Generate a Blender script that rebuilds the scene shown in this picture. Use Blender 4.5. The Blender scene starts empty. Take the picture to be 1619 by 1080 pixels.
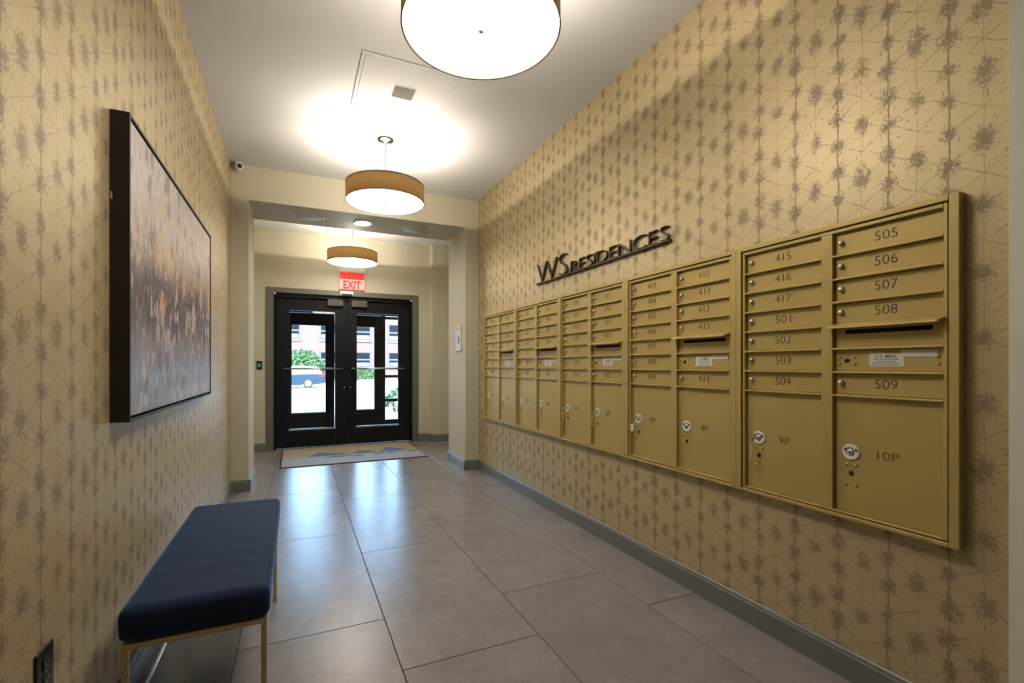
import bpy, bmesh, math, random
from mathutils import Matrix, Vector, noise as mnoise
random.seed(7)
SC = bpy.context.scene
COL = SC.collection
R = math.radians
PI = math.pi

# ------------------------------------------------------------------ camera
FPX, CX, HY = 729.49, 787.0, 577.0
YAW = R(23.685)
cam_d = bpy.data.cameras.new('camera')
cam = bpy.data.objects.new('camera', cam_d)
COL.objects.link(cam)
cam.location = (0, 0, 1.194)
cam.rotation_euler = (R(90), 0, -YAW)
cam_d.sensor_fit = 'HORIZONTAL'
cam_d.sensor_width = 36
cam_d.lens = FPX / 1619 * 36
cam_d.shift_x = (809.5 - CX) / 1619
cam_d.shift_y = (HY - 540) / 1619
cam_d.clip_start = 0.02
cam_d.clip_end = 400
SC.camera = cam

# ------------------------------------------------------------------ world, sun, exposure
W = bpy.data.worlds.new('sky')
SC.world = W
W.use_nodes = True
wn = W.node_tree.nodes
wl = W.node_tree.links
sky = wn.new('ShaderNodeTexSky')
sky.sky_type = 'NISHITA'
sky.sun_disc = False
sky.sun_elevation = R(48)
sky.sun_rotation = R(200)
sky.air_density = 1.2
sky.dust_density = 1.5
wn['Background'].inputs['Strength'].default_value = 2.6
wl.new(sky.outputs[0], wn['Background'].inputs['Color'])

sun_d = bpy.data.lights.new('sun', 'SUN')
sun = bpy.data.objects.new('sun', sun_d)
COL.objects.link(sun)
sun_d.energy = 3.0
sun_d.angle = R(0.6)
sun_d.color = (1, 0.97, 0.92)
sun.rotation_euler = (R(42), 0, R(-25))     # shines towards +Y, from behind the lobby

SC.view_settings.view_transform = 'Standard'
SC.view_settings.look = 'None'
SC.view_settings.exposure = 0.33
SC.view_settings.gamma = 1.0
SC.view_settings.use_curve_mapping = False
SC.cycles.use_denoising = True
SC.cycles.max_bounces = 8
SC.cycles.diffuse_bounces = 4
SC.cycles.glossy_bounces = 3
SC.cycles.transmission_bounces = 6
SC.cycles.transparent_max_bounces = 10
SC.cycles.sample_clamp_indirect = 6.0
SC.cycles.caustics_reflective = False
SC.cycles.caustics_refractive = False

LAMP_UP = 3500.0        # radiance of the bulbs in the drum pendants
LAMP_DOWN = 15.0       # radiance of the pendants' diffusers

# ------------------------------------------------------------------ measures
XL, XR, CEIL = -0.555, 1.93, 3.078
YB, YE, YBB = -2.6, 4.94, 5.56          # back wall, portal front, portal back
XJL, XJR, ZB = -0.405, 1.765, 2.754     # portal opening
YW = 7.12                                # entry wall face
YD = 7.19                                # inner doors face
YO = 9.0                                 # outer doors face


# ------------------------------------------------------------------ node helpers
class S:
    """a shader socket with arithmetic"""
    def __init__(s, nt, o):
        s.nt, s.o = nt, o

    def _m(s, op, *a, clamp=False):
        n = s.nt.nodes.new('ShaderNodeMath')
        n.operation = op
        n.use_clamp = clamp
        for i, x in enumerate((s,) + a):
            if isinstance(x, S):
                s.nt.links.new(x.o, n.inputs[i])
            else:
                n.inputs[i].default_value = x
        return S(s.nt, n.outputs[0])

    def __add__(s, x): return s._m('ADD', x)
    def __sub__(s, x): return s._m('SUBTRACT', x)
    def __mul__(s, x): return s._m('MULTIPLY', x)
    def __truediv__(s, x): return s._m('DIVIDE', x)
    def fract(s): return s._m('FRACT')
    def abs(s): return s._m('ABSOLUTE')
    def max(s, x): return s._m('MAXIMUM', x)
    def min(s, x): return s._m('MINIMUM', x)
    def pow(s, x): return s._m('POWER', x)
    def sqrt(s): return s._m('SQRT')
    def floor(s): return s._m('FLOOR')

    def step(s, a, b, lo=0.0, hi=1.0):
        n = s.nt.nodes.new('ShaderNodeMapRange')
        n.interpolation_type = 'SMOOTHSTEP'
        s.nt.links.new(s.o, n.inputs[0])
        n.inputs[1].default_value = a
        n.inputs[2].default_value = b
        n.inputs[3].default_value = lo
        n.inputs[4].default_value = hi
        return S(s.nt, n.outputs[0])


class Mat:
    def __init__(m, name, rough=0.5, metal=0.0, color=(0.5, 0.5, 0.5), spec=0.5):
        m.m = bpy.data.materials.new(name)
        m.m.use_nodes = True
        m.nt = m.m.node_tree
        m.b = m.nt.nodes['Principled BSDF']
        m.b.inputs['Base Color'].default_value = (*color, 1)
        m.b.inputs['Roughness'].default_value = rough
        m.b.inputs['Metallic'].default_value = metal
        m.b.inputs['Specular IOR Level'].default_value = spec

    def node(m, t): return m.nt.nodes.new(t)
    def link(m, a, b): m.nt.links.new(a.o if isinstance(a, S) else a, b)

    def pos(m, kind='world'):
        if kind == 'world':
            return m.node('ShaderNodeNewGeometry').outputs['Position']
        return m.node('ShaderNodeTexCoord').outputs['Object']

    def xyz(m, vec):
        n = m.node('ShaderNodeSeparateXYZ')
        m.link(vec, n.inputs[0])
        return [S(m.nt, o) for o in n.outputs]

    def comb(m, x, y, z):
        n = m.node('ShaderNodeCombineXYZ')
        for i, v in enumerate((x, y, z)):
            if isinstance(v, S):
                m.link(v, n.inputs[i])
            else:
                n.inputs[i].default_value = v
        return n.outputs[0]

    def noise(m, vec, scale, detail=2.0, rough=0.5, color=False):
        n = m.node('ShaderNodeTexNoise')
        m.link(vec, n.inputs['Vector'])
        n.inputs['Scale'].default_value = scale
        n.inputs['Detail'].default_value = detail
        n.inputs['Roughness'].default_value = rough
        return n.outputs['Color'] if color else S(m.nt, n.outputs['Fac'])

    def mix(m, f, a, b):
        n = m.node('ShaderNodeMix')
        n.data_type = 'RGBA'
        if isinstance(f, S):
            m.link(f, n.inputs['Factor'])
        else:
            n.inputs['Factor'].default_value = f
        for i, c in ((6, a), (7, b)):
            if isinstance(c, tuple):
                n.inputs[i].default_value = (*c, 1)
            else:
                m.link(c, n.inputs[i])
        return n.outputs[2]

    def ramp(m, f, stops):
        n = m.node('ShaderNodeValToRGB')
        m.link(f, n.inputs[0])
        e = n.color_ramp.elements
        while len(e) < len(stops):
            e.new(0.5)
        for i, (p, c) in enumerate(stops):
            e[i].position = p
            e[i].color = (*c, 1)
        return n.outputs[0]

    def color(m, c): m.link(c, m.b.inputs['Base Color'])
    def rough(m, r): m.link(r, m.b.inputs['Roughness'])

    def bump(m, h, strength=0.2, dist=0.01):
        n = m.node('ShaderNodeBump')
        n.inputs['Strength'].default_value = strength
        n.inputs['Distance'].default_value = dist
        m.link(h, n.inputs['Height'])
        m.link(n.outputs[0], m.b.inputs['Normal'])

    def emit(m, c, s):
        m.b.inputs['Emission Color'].default_value = (*c, 1)
        m.b.inputs['Emission Strength'].default_value = s


def plain(name, color, rough=0.5, metal=0.0, spec=0.5, grain=0.06, scale=60):
    """one colour with a little procedural unevenness"""
    m = Mat(name, rough, metal, color, spec)
    n = m.noise(m.pos('obj'), scale, 3)
    lo = tuple(c * (1 - grain) for c in color)
    hi = tuple(min(1, c * (1 + grain)) for c in color)
    m.color(m.mix(n, lo, hi))
    return m.m


# ------------------------------------------------------------------ materials
def wallpaper():
    m = Mat('wallpaper', 0.46, 0.0, spec=0.4)
    p = m.pos()
    x, y, z = m.xyz(p)
    big = m.noise(p, 9, 2)
    med = m.noise(p, 34, 3, 0.6)
    fine = m.noise(p, 110, 3, 0.7)
    yw = y + (big - 0.5) * 0.014 + (med - 0.5) * 0.004
    zw = z + (m.noise(m.comb(y, z, x + 9.0), 11, 2) - 0.5) * 0.03
    U, V = 0.166, 0.102
    a = yw / U + 0.31
    b = zw / V
    fx = ((a + 0.5).fract() - 0.5) * U
    fz = ((b + 0.5).fract() - 0.5) * V
    gx = (a.fract() - 0.5) * U
    gz = ((zw / (2 * V) + 0.25).fract() - 0.5) * (2 * V)
    vfine = m.noise(p, 230, 3, 0.7)
    jit = (med - 0.5) * 0.055 + (fine - 0.5) * 0.10 + (vfine - 0.5) * 0.075

    def star(ax, az, r, k):
        d = (ax * ax * 1.3 + az * az * 0.55).sqrt() + jit
        arm = (ax * az).abs().sqrt() * k          # arms reach out along the lattice lines
        return (d + arm).step(r, r * 0.25)
    size = m.noise(p, 6, 1).step(0.35, 0.65, 0.82, 1.15)
    sa = star(fx / size, fz / size, 0.037, 0.22)
    tri = gx.abs() * 0.9 + gz * 0.35          # wedge shape, ragged lower edge
    sb = star(gx / size, gz / size, 0.040, 0.10) * tri.step(0.052, 0.030)
    wob = (fine - 0.5) * 0.006 + (vfine - 0.5) * 0.003
    va = (fx.abs() + wob).step(0.0042, 0.0008)
    vb = (gx.abs() + wob).step(0.0020, 0.0004) * 0.5
    gate = m.noise(p, 17, 1).step(0.42, 0.62)
    near_a = fx.abs().step(0.075, 0.02)
    ha = (fz.abs() + wob).step(0.0026, 0.0003) * 0.45 * gate * near_a
    da = ((fz.abs() - fx.abs() * (V / U)).abs() + wob).step(0.0046, 0.0006) * 0.8 * fine.step(0.40, 0.56) * m.noise(p, 13, 2).step(0.34, 0.56, 0.3, 1.0)
    specks = m.noise(p, 75, 2, 0.6).step(0.655, 0.70) * 0.7
    f = (sa * 0.95).max(sb * 0.85).max(va * 0.9).max(vb).max(ha).max(da).max(specks)
    base = m.mix(big, (0.52, 0.420, 0.238), (0.60, 0.486, 0.276))
    dark = m.mix(fine, (0.150, 0.098, 0.060), (0.25, 0.172, 0.108))
    m.color(m.mix(f * 0.84, base, dark))
    m.link(f.step(0.0, 1.0, 0.36, 0.10), m.b.inputs['Metallic'])
    m.bump(fine, 0.08, 0.002)
    return m.m


def tile_mat():
    m = Mat('floor_tile', 0.3, 0.0, spec=0.5)
    oi = m.node('ShaderNodeObjectInfo')
    p = m.pos()
    x, y, z = m.xyz(p)
    rnd = S(m.nt, oi.outputs['Random'])
    q = m.comb(x + rnd * 7.0, y, rnd * 5.0)
    n1 = m.noise(q, 3.2, 5, 0.6)
    n2 = m.noise(q, 15, 6, 0.72)
    n3 = m.noise(m.comb(x * 3.0, y, 0.0), 60, 3, 0.6)
    f = n1 * 0.45 + n2 * 0.55
    c = m.ramp(f, [(0.30, (0.175, 0.162, 0.153)), (0.5, (0.222, 0.207, 0.197)), (0.70, (0.275, 0.258, 0.247))])
    tint = m.mix(rnd, (0.93, 0.93, 0.93), (1.06, 1.06, 1.06))
    mul = m.node('ShaderNodeMix')
    mul.data_type = 'RGBA'
    mul.blend_type = 'MULTIPLY'
    mul.inputs['Factor'].default_value = 1
    m.link(c, mul.inputs[6])
    m.link(tint, mul.inputs[7])
    m.color(mul.outputs[2])
    m.b.inputs['Roughness'].default_value = 0.26
    m.bump(m.noise(p, 38, 4, 0.55) * 0.7 + n3 * 0.3, 0.16, 0.004)
    return m.m


def painting_mat():
    m = Mat('abstract_paint', 0.45)
    p = m.pos('obj')                      # local: y along wall 0..1.6, z 0..1.02
    x, y, z = m.xyz(p)
    v = z / 1.02
    warp = m.noise(m.comb(y * 4.0, z * 2.2, 0.0), 1.0, 3, 0.6)
    n1 = m.noise(m.comb(y * 11.0, z * 5.5, 1.0), 1.0, 5, 0.68)
    n2 = m.noise(m.comb(y * 38.0, z * 16.0, 3.0), 1.0, 3, 0.6)
    vz = v + (warp - 0.5) * 0.30 + (n1 - 0.5) * 0.20
    base = m.ramp(vz, [(0.0, (0.30, 0.27, 0.26)), (0.16, (0.27, 0.30, 0.37)), (0.27, (0.24, 0.22, 0.24)),
                       (0.38, (0.12, 0.09, 0.09)), (0.50, (0.10, 0.062, 0.045)), (0.62, (0.36, 0.27, 0.20)),
                       (0.76, (0.50, 0.43, 0.38)), (1.0, (0.52, 0.45, 0.40))])
    def flakes(sy, sz, off, lo, hi):
        vo = m.node('ShaderNodeTexVoronoi')
        vo.inputs['Scale'].default_value = 1.0
        m.link(m.comb(y * sy + (n1 - 0.5) * 2.2 + off, z * sz + (n1 - 0.5) * 0.9, off), vo.inputs['Vector'])
        return S(m.nt, vo.outputs['Distance']).step(hi, lo), m.xyz(vo.outputs['Color'])
    la, ca = flakes(11.0, 4.6, 0.0, 0.36, 0.43)
    lb, cb = flakes(19.0, 8.0, 4.7, 0.36, 0.43)
    c = m.mix(lb * cb[0].step(0.5, 0.56) * 0.85, base, (0.56, 0.47, 0.41))
    c = m.mix(lb * cb[1].step(0.55, 0.60) * 0.8, c, (0.17, 0.125, 0.12))
    lc, cc = flakes(34.0, 12.0, 9.3, 0.30, 0.40)
    c = m.mix(lc * cc[0].step(0.55, 0.6) * 0.7, c, (0.23, 0.175, 0.155))
    c = m.mix(lc * cc[1].step(0.55, 0.6) * 0.7, c, (0.66, 0.57, 0.50))
    mid = v.step(0.18, 0.38) * v.step(0.80, 0.58)
    c = m.mix(la * ca[2].step(0.32, 0.38) * mid * 0.92, c, (0.060, 0.045, 0.048))
    c = m.mix(la * ca[0].step(0.60, 0.66) * mid * 0.95, c, (0.56, 0.44, 0.35))
    c = m.mix(la * ca[1].step(0.62, 0.68) * v.step(0.36, 0.5) * v.step(0.95, 0.75) * 0.9, c, (0.62, 0.37, 0.13))
    c = m.mix(n2.step(0.55, 0.66) * 0.35, c, (0.60, 0.52, 0.46))
    c = m.mix(n2.step(0.45, 0.36) * 0.35, c, (0.16, 0.12, 0.12))
    m.color(c)
    m.bump(n1 + n2 * 0.5, 0.5, 0.004)
    return m.m


def velvet():
    m = Mat('blue_velvet', 0.75, spec=0.2)
    p = m.pos('obj')
    x, y, z = m.xyz(p)
    n = m.noise(m.comb(x * 3.0, y * 9.0, z), 2.2, 4, 0.6)
    f = m.noise(p, 900, 2)
    m.color(m.mix(n * 0.8 + f * 0.2, (0.005, 0.010, 0.028), (0.016, 0.034, 0.080)))
    m.b.inputs['Sheen Weight'].default_value = 0.6
    m.b.inputs['Sheen Roughness'].default_value = 0.35
    m.b.inputs['Sheen Tint'].default_value = (0.22, 0.36, 0.80, 1)
    m.bump(n * 0.6 + f * 0.2, 0.25, 0.006)
    return m.m


def linen_shade():
    m = bpy.data.materials.new('linen_shade')
    m.use_nodes = True
    nt = m.node_tree
    nt.nodes.clear()
    out = nt.nodes.new('ShaderNodeOutputMaterial')
    mx = nt.nodes.new('ShaderNodeMixShader')
    d = nt.nodes.new('ShaderNodeBsdfDiffuse')
    t = nt.nodes.new('ShaderNodeBsdfTranslucent')
    tc = nt.nodes.new('ShaderNodeTexCoord')
    mp = nt.nodes.new('ShaderNodeMapping')
    mp.inputs['Scale'].default_value = (60, 60, 9)
    n = nt.nodes.new('ShaderNodeTexNoise')
    n.inputs['Scale'].default_value = 4
    n.inputs['Detail'].default_value = 3
    rp = nt.nodes.new('ShaderNodeValToRGB')
    rp.color_ramp.elements[0].position = 0.3
    rp.color_ramp.elements[0].color = (0.40, 0.25, 0.10, 1)
    rp.color_ramp.elements[1].position = 0.7
    rp.color_ramp.elements[1].color = (0.58, 0.38, 0.16, 1)
    L = nt.links.new
    L(tc.outputs['Object'], mp.inputs[0])
    L(mp.outputs[0], n.inputs['Vector'])
    L(n.outputs['Fac'], rp.inputs[0])
    L(rp.outputs[0], d.inputs['Color'])
    L(rp.outputs[0], t.inputs['Color'])
    mx.inputs[0].default_value = 0.10
    L(d.outputs[0], mx.inputs[1])
    L(t.outputs[0], mx.inputs[2])
    L(mx.outputs[0], out.inputs[0])
    return m


def glass_mat():
    m = bpy.data.materials.new('clear_glass')
    m.use_nodes = True
    nt = m.node_tree
    nt.nodes.clear()
    out = nt.nodes.new('ShaderNodeOutputMaterial')
    mx = nt.nodes.new('ShaderNodeMixShader')
    tr = nt.nodes.new('ShaderNodeBsdfTransparent')
    tr.inputs[0].default_value = (0.90, 0.95, 0.97, 1)
    g = nt.nodes.new('ShaderNodeBsdfGlossy')
    g.inputs['Roughness'].default_value = 0.01
    fr = nt.nodes.new('ShaderNodeFresnel')
    fr.inputs[0].default_value = 1.45
    L = nt.links.new
    L(fr.outputs[0], mx.inputs[0])
    L(tr.outputs[0], mx.inputs[1])
    L(g.outputs[0], mx.inputs[2])
    L(mx.outputs[0], out.inputs[0])
    return m


def emit_mat(name, color, s):
    m = Mat(name, 0.4, color=tuple(0.6 * c for c in color), spec=0.2)
    m.emit(color, s)
    return m.m


def brick_mat():
    m = Mat('far_brick', 0.85)
    p = m.pos()
    x, y, z = m.xyz(p)
    n = m.node('ShaderNodeTexBrick')
    m.link(m.comb(x, z, 0.0), n.inputs['Vector'])
    n.inputs['Color1'].default_value = (0.115, 0.042, 0.040, 1)
    n.inputs['Color2'].default_value = (0.15, 0.064, 0.060, 1)
    n.inputs['Mortar'].default_value = (0.16, 0.115, 0.11, 1)
    n.inputs['Scale'].default_value = 1.0
    n.inputs['Brick Width'].default_value = 0.22
    n.inputs['Row Height'].default_value = 0.075
    n.inputs['Mortar Size'].default_value = 0.012
    m.color(n.outputs['Color'])
    return m.m


def gold_mat():
    m = Mat('gold_paint', 0.42, 0.30, spec=0.5)
    p = m.pos()
    f = m.noise(p, 420, 2)
    g = m.noise(p, 3, 2)
    c = m.mix(f, (0.45, 0.335, 0.105), (0.555, 0.425, 0.155))
    m.color(c)
    m.rough(g.step(0.3, 0.7, 0.38, 0.48))
    m.bump(f, 0.06, 0.0008)
    return m.m


M = dict(
    wallpaper=wallpaper(), tile=tile_mat(), paint=painting_mat(), velvet=velvet(), shade=linen_shade(),
    glass=glass_mat(), brick=brick_mat(), gold=gold_mat(),
    grout=plain('grout', (0.065, 0.058, 0.050), 0.9),
    cream=plain('cream_paint', (0.56, 0.52, 0.395), 0.62, spec=0.3, grain=0.02, scale=8),
    ceiling=plain('ceiling_paint', (0.70, 0.695, 0.685), 0.8, grain=0.01, scale=5),
    white=plain('white_plastic', (0.75, 0.75, 0.73), 0.35, grain=0.01),
    base=plain('grey_baseboard', (0.165, 0.170, 0.150), 0.35, grain=0.05, scale=30),
    casing=plain('grey_casing', (0.135, 0.130, 0.100), 0.38, grain=0.04, scale=20),
    black=plain('black_door_paint', (0.0055, 0.0055, 0.007), 0.42, spec=0.25, grain=0.1),
    rod=plain('satin_nickel', (0.20, 0.20, 0.19), 0.4, 0.3),
    closer=plain('closer_cover', (0.055, 0.050, 0.046), 0.45),
    steel=plain('brushed_steel', (0.55, 0.56, 0.58), 0.3, 1.0),
    chrome=plain('polished_nickel', (0.40, 0.41, 0.43), 0.15, 1.0, grain=0.02),
    silver=plain('lock_silver', (0.55, 0.54, 0.50), 0.35, 0.8),
    darkmetal=plain('dark_bronze', (0.045, 0.035, 0.026), 0.4, 0.7),
    bronze=plain('bronze_edge', (0.16, 0.13, 0.10), 0.35, 0.8),
    engrave=plain('engraved_ink', (0.10, 0.068, 0.025), 0.7),
    hole_shade=plain('painted_hole_shade', (0.006, 0.005, 0.004), 0.9),  # near-black colour painted in for the shade inside slots and keyways
    sticker=plain('white_sticker', (0.74, 0.72, 0.66), 0.5, grain=0.03),
    ink=plain('black_ink', (0.03, 0.03, 0.03), 0.7),
    brass=plain('brass_frame', (0.56, 0.44, 0.23), 0.4, 0.5),
    frame=plain('black_frame', (0.014, 0.011, 0.009), 0.5, grain=0.2),
    frame_edge=plain('frame_edge', (0.10, 0.09, 0.085), 0.4),
    blackplastic=plain('black_plastic', (0.010, 0.010, 0.010), 0.3),
    silverdot=plain('slot_metal', (0.65, 0.63, 0.58), 0.3, 0.9),
    red=emit_mat('exit_red', (1.0, 0.045, 0.03), 0.55),
    pinkpanel=emit_mat('exit_panel', (1.0, 0.42, 0.36), 0.55),
    green=emit_mat('green_button', (0.05, 0.5, 0.15), 0.12),
    bulb=emit_mat('bulb_glow', (1.0, 0.91, 0.78), LAMP_UP),
    diffuser=emit_mat('diffuser_glow', (1.0, 0.93, 0.83), LAMP_DOWN),
    down=emit_mat('downlight_glow', (1.0, 0.90, 0.75), 9.0),
    grille=plain('speaker_grille', (0.52, 0.53, 0.56), 0.7, grain=0.3, scale=400),
    vent=plain('vent_metal', (0.45, 0.43, 0.40), 0.6),
    mat=plain('mat_tan', (0.33, 0.27, 0.16), 0.95, grain=0.25, scale=300),
    mat_pale=plain('mat_grey', (0.30, 0.31, 0.32), 0.95, grain=0.25, scale=300),
    mat_blue=plain('mat_blue', (0.07, 0.12, 0.20), 0.95, grain=0.25, scale=300),
    mat_edge=plain('mat_rubber', (0.02, 0.02, 0.02), 0.8),
    concrete=plain('pale_concrete', (0.62, 0.62, 0.60), 0.9, grain=0.05, scale=2),
    vest=plain('vestibule_wall', (0.10, 0.10, 0.10), 0.8),
    carpaint=plain('car_navy', (0.010, 0.024, 0.045), 0.35, spec=0.2),
    cabinglare=plain('car_cabin_glare', (0.20, 0.24, 0.26), 0.3, 0.4),  # blown-out reflection on the cabin, painted in as a pale colour
    glassglare=plain('car_glass_glare', (0.22, 0.30, 0.33), 0.3),  # bright reflection painted into the glass colour
    tyre=plain('tyre', (0.02, 0.02, 0.02), 0.8),
    hub=plain('wheel_hub', (0.55, 0.56, 0.58), 0.35, 0.5),
    taillight=plain('tail_red', (0.30, 0.012, 0.012), 0.4, spec=0.2),
    leaf=plain('hedge_leaf', (0.050, 0.105, 0.030), 0.7, grain=0.6, scale=3),
    stem=plain('stem', (0.10, 0.07, 0.04), 0.9),
    farglass=plain('far_window_glass', (0.008, 0.011, 0.015), 0.9, spec=0.05),
    farframe=plain('far_window_frame', (0.07, 0.075, 0.08), 0.6),
    blind=plain('window_blind', (0.12, 0.12, 0.135), 0.8),
    lintel=plain('stone_lintel', (0.13, 0.075, 0.07), 0.8),
)


# ------------------------------------------------------------------ mesh helpers
class MB:
    def __init__(s):
        s.v, s.f, s.sm = [], [], []

    def add(s, vs, fs, smooth=False):
        o = len(s.v)
        s.v += [tuple(v) for v in vs]
        s.f += [tuple(i + o for i in f) for f in fs]
        s.sm += [smooth] * len(fs)
        return s

    def box(s, x0, x1, y0, y1, z0, z1):
        if x0 > x1: x0, x1 = x1, x0
        if y0 > y1: y0, y1 = y1, y0
        if z0 > z1: z0, z1 = z1, z0
        v = [(x0, y0, z0), (x1, y0, z0), (x1, y1, z0), (x0, y1, z0), (x0, y0, z1), (x1, y0, z1), (x1, y1, z1), (x0, y1, z1)]
        return s.add(v, [(0, 3, 2, 1), (4, 5, 6, 7), (0, 1, 5, 4), (1, 2, 6, 5), (2, 3, 7, 6), (3, 0, 4, 7)])

    def bbox(s, x0, x1, y0, y1, z0, z1, b=0.003, seg=2):
        """bevelled box"""
        bm = bmesh.new()
        bmesh.ops.create_cube(bm, size=1)
        sx, sy, sz = abs(x1 - x0), abs(y1 - y0), abs(z1 - z0)
        c = Vector(((x0 + x1) / 2, (y0 + y1) / 2, (z0 + z1) / 2))
        for v in bm.verts:
            v.co = Vector((v.co.x * sx, v.co.y * sy, v.co.z * sz)) + c
        b = min(b, sx * .45, sy * .45, sz * .45)
        bmesh.ops.bevel(bm, geom=bm.edges[:] + bm.verts[:], offset=b, segments=seg, affect='EDGES', profile=0.5)
        bm.verts.index_update()
        s.add([v.co[:] for v in bm.verts], [[v.index for v in f.verts] for f in bm.faces])
        bm.free()
        return s

    def lathe(s, prof, n=32, axis='z', c=(0, 0, 0), smooth=True):
        """prof: list of (r, h); revolved about axis through c"""
        vs, fs, ring = [], [], []
        for r, h in prof:
            ids = []
            k = 1 if r < 1e-6 else n
            for i in range(k):
                a = 2 * PI * i / n
                p = (r * math.cos(a), r * math.sin(a), h)
                if axis == 'x': p = (p[2], p[0], p[1])
                if axis == 'y': p = (p[1], p[2], p[0])
                ids.append(len(vs))
                vs.append((p[0] + c[0], p[1] + c[1], p[2] + c[2]))
            ring.append(ids)
        for a, b in zip(ring, ring[1:]):
            if len(a) == 1 and len(b) == 1: continue
            for i in range(n):
                j = (i + 1) % n
                if len(a) == 1: fs.append((a[0], b[j], b[i]))
                elif len(b) == 1: fs.append((a[i], a[j], b[0]))
                else: fs.append((a[i], a[j], b[j], b[i]))
        return s.add(vs, fs, smooth)

    def tube(s, pts, r, n=8, smooth=True):
        pts = [Vector(p) for p in pts]
        rings = []
        vs, fs = [], []
        for i, p in enumerate(pts):
            d = (pts[min(i + 1, len(pts) - 1)] - pts[max(i - 1, 0)]).normalized()
            up = Vector((0, 0, 1)) if abs(d.z) < 0.95 else Vector((1, 0, 0))
            a = d.cross(up).normalized()
            b = d.cross(a).normalized()
            ids = []
            for k in range(n):
                t = 2 * PI * k / n
                ids.append(len(vs))
                vs.append(p + (a * math.cos(t) + b * math.sin(t)) * r)
            rings.append(ids)
        for a, b in zip(rings, rings[1:]):
            for k in range(n):
                j = (k + 1) % n
                fs.append((a[k], a[j], b[j], b[k]))
        fs.append(tuple(rings[0]))
        fs.append(tuple(reversed(rings[-1])))
        return s.add(vs, fs, smooth)

    def prism(s, poly, y0, y1):
        """poly in (x,z), extruded along y"""
        n = len(poly)
        vs = [(x, y0, z) for x, z in poly] + [(x, y1, z) for x, z in poly]
        fs = [tuple(range(n)), tuple(range(2 * n - 1, n - 1, -1))]
        fs += [(i, i + n, (i + 1) % n + n, (i + 1) % n) for i in range(n)]
        return s.add(vs, fs)

    def mesh(s, name):
        me = bpy.data.meshes.new(name)
        me.from_pydata(s.v, [], s.f)
        me.polygons.foreach_set('use_smooth', s.sm)
        bm = bmesh.new()
        bm.from_mesh(me)
        bmesh.ops.recalc_face_normals(bm, faces=bm.faces)
        bm.to_mesh(me)
        bm.free()
        me.update()
        return me

    def build(s, name, mat, parent=None, loc=None):
        return obj(name, s.mesh(name), mat, parent, loc)


def obj(name, me, mat, parent=None, loc=None):
    if mat is not None and not me.materials:
        me.materials.append(M[mat] if isinstance(mat, str) else mat)
    o = bpy.data.objects.new(name, me)
    COL.objects.link(o)
    if parent: o.parent = parent
    if loc: o.location = loc
    return o


def tag(o, label=None, cat=None, group=None, kind=None):
    if label: o['label'] = label
    if cat: o['category'] = cat
    if group: o['group'] = group
    if kind: o['kind'] = kind
    return o


def struct(name, mb, mat, label=None, loc=None):
    o = mb.build(name, mat, None, loc)
    o['kind'] = 'structure'
    if label: o['label'] = label
    return o


def thing(name, label, cat, loc=(0, 0, 0), rz=0, group=None, kind=None):
    o = bpy.data.objects.new(name, None)
    COL.objects.link(o)
    o.location = loc
    o.rotation_euler = (0, 0, rz)
    o.empty_display_size = 0.05
    return tag(o, label, cat, group, kind)


def copy_tree(o, parent=None):
    c = o.copy()
    COL.objects.link(c)
    c.parent = parent
    for ch in [x for x in bpy.data.objects if x.parent == o]:
        copy_tree(ch, c)
    return c


def text_mesh(body, height, width=None, depth=0.0005, offset=0.0, bevel=0.0):
    """text in the local XY plane, centred, cap height given"""
    cu = bpy.data.curves.new('lettering', 'FONT')
    cu.body = body
    cu.size = 1
    cu.offset = offset
    cu.resolution_u = 3
    cu.extrude = 0.5
    ob = bpy.data.objects.new('lettering', cu)
    me = bpy.data.meshes.new_from_object(ob)
    bpy.data.objects.remove(ob)
    xs = [v.co.x for v in me.vertices]
    ys = [v.co.y for v in me.vertices]
    x0, x1, y0, y1 = min(xs), max(xs), min(ys), max(ys)
    sy = height / (y1 - y0)
    sx = width / (x1 - x0) if width else sy
    for v in me.vertices:
        v.co = ((v.co.x - (x0 + x1) / 2) * sx, (v.co.y - (y0 + y1) / 2) * sy, v.co.z * depth)
    me.materials.clear()
    return me, (x1 - x0) * sx


TO_RIGHT_WALL = Matrix(((0, 0, -1), (-1, 0, 0), (0, 1, 0))).to_4x4()    # text facing -X, reads towards -Y
TO_ENTRY_WALL = Matrix(((1, 0, 0), (0, 0, -1), (0, 1, 0))).to_4x4()     # text facing -Y, reads towards +X


# ------------------------------------------------------------------ the setting
TH = 0.14
struct('wall_left', MB().box(XL - TH, XL, YB, YE, 0, CEIL), 'wallpaper', 'gold and brown patterned wallpaper on the left wall')
struct('wall_right', MB().box(XR, XR + TH, 0.638, YE, 0, CEIL), 'wallpaper', 'gold and brown patterned wallpaper behind the mailboxes')
struct('wall_right_return', MB().box(XR - 0.012, XR + TH, YB, 0.638, 0, CEIL), plain('return_paint', (0.78, 0.75, 0.64), 0.5, grain=0.02), 'cream painted wall edge beside the patterned wall')
struct('wall_back', MB().box(XL - TH, XR + TH, YB - TH, YB, 0, CEIL), 'cream')
struct('ceiling', MB().box(XL - TH, 2.64, YB - TH, YW + 0.2, CEIL, CEIL + 0.12), 'ceiling', 'flat white ceiling')
po = MB().box(XL - TH, XJL, YE, YBB, 0, CEIL).box(XJR, 2.64, YE, YBB, 0, CEIL).box(XJL, XJR, YE, YBB, ZB, CEIL)
struct('wall_portal', po, 'cream', 'cream portal with a dropped beam before the entrance')
struct('wall_entry_left', MB().box(XL - TH, XL, YBB, YW, 0, CEIL), 'cream')
struct('wall_entry_right', MB().box(2.5, 2.64, YBB, YW, 0, CEIL), 'cream')
FX0, FX1, FZ = -0.376, 1.762, 2.277        # casing outer
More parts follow.
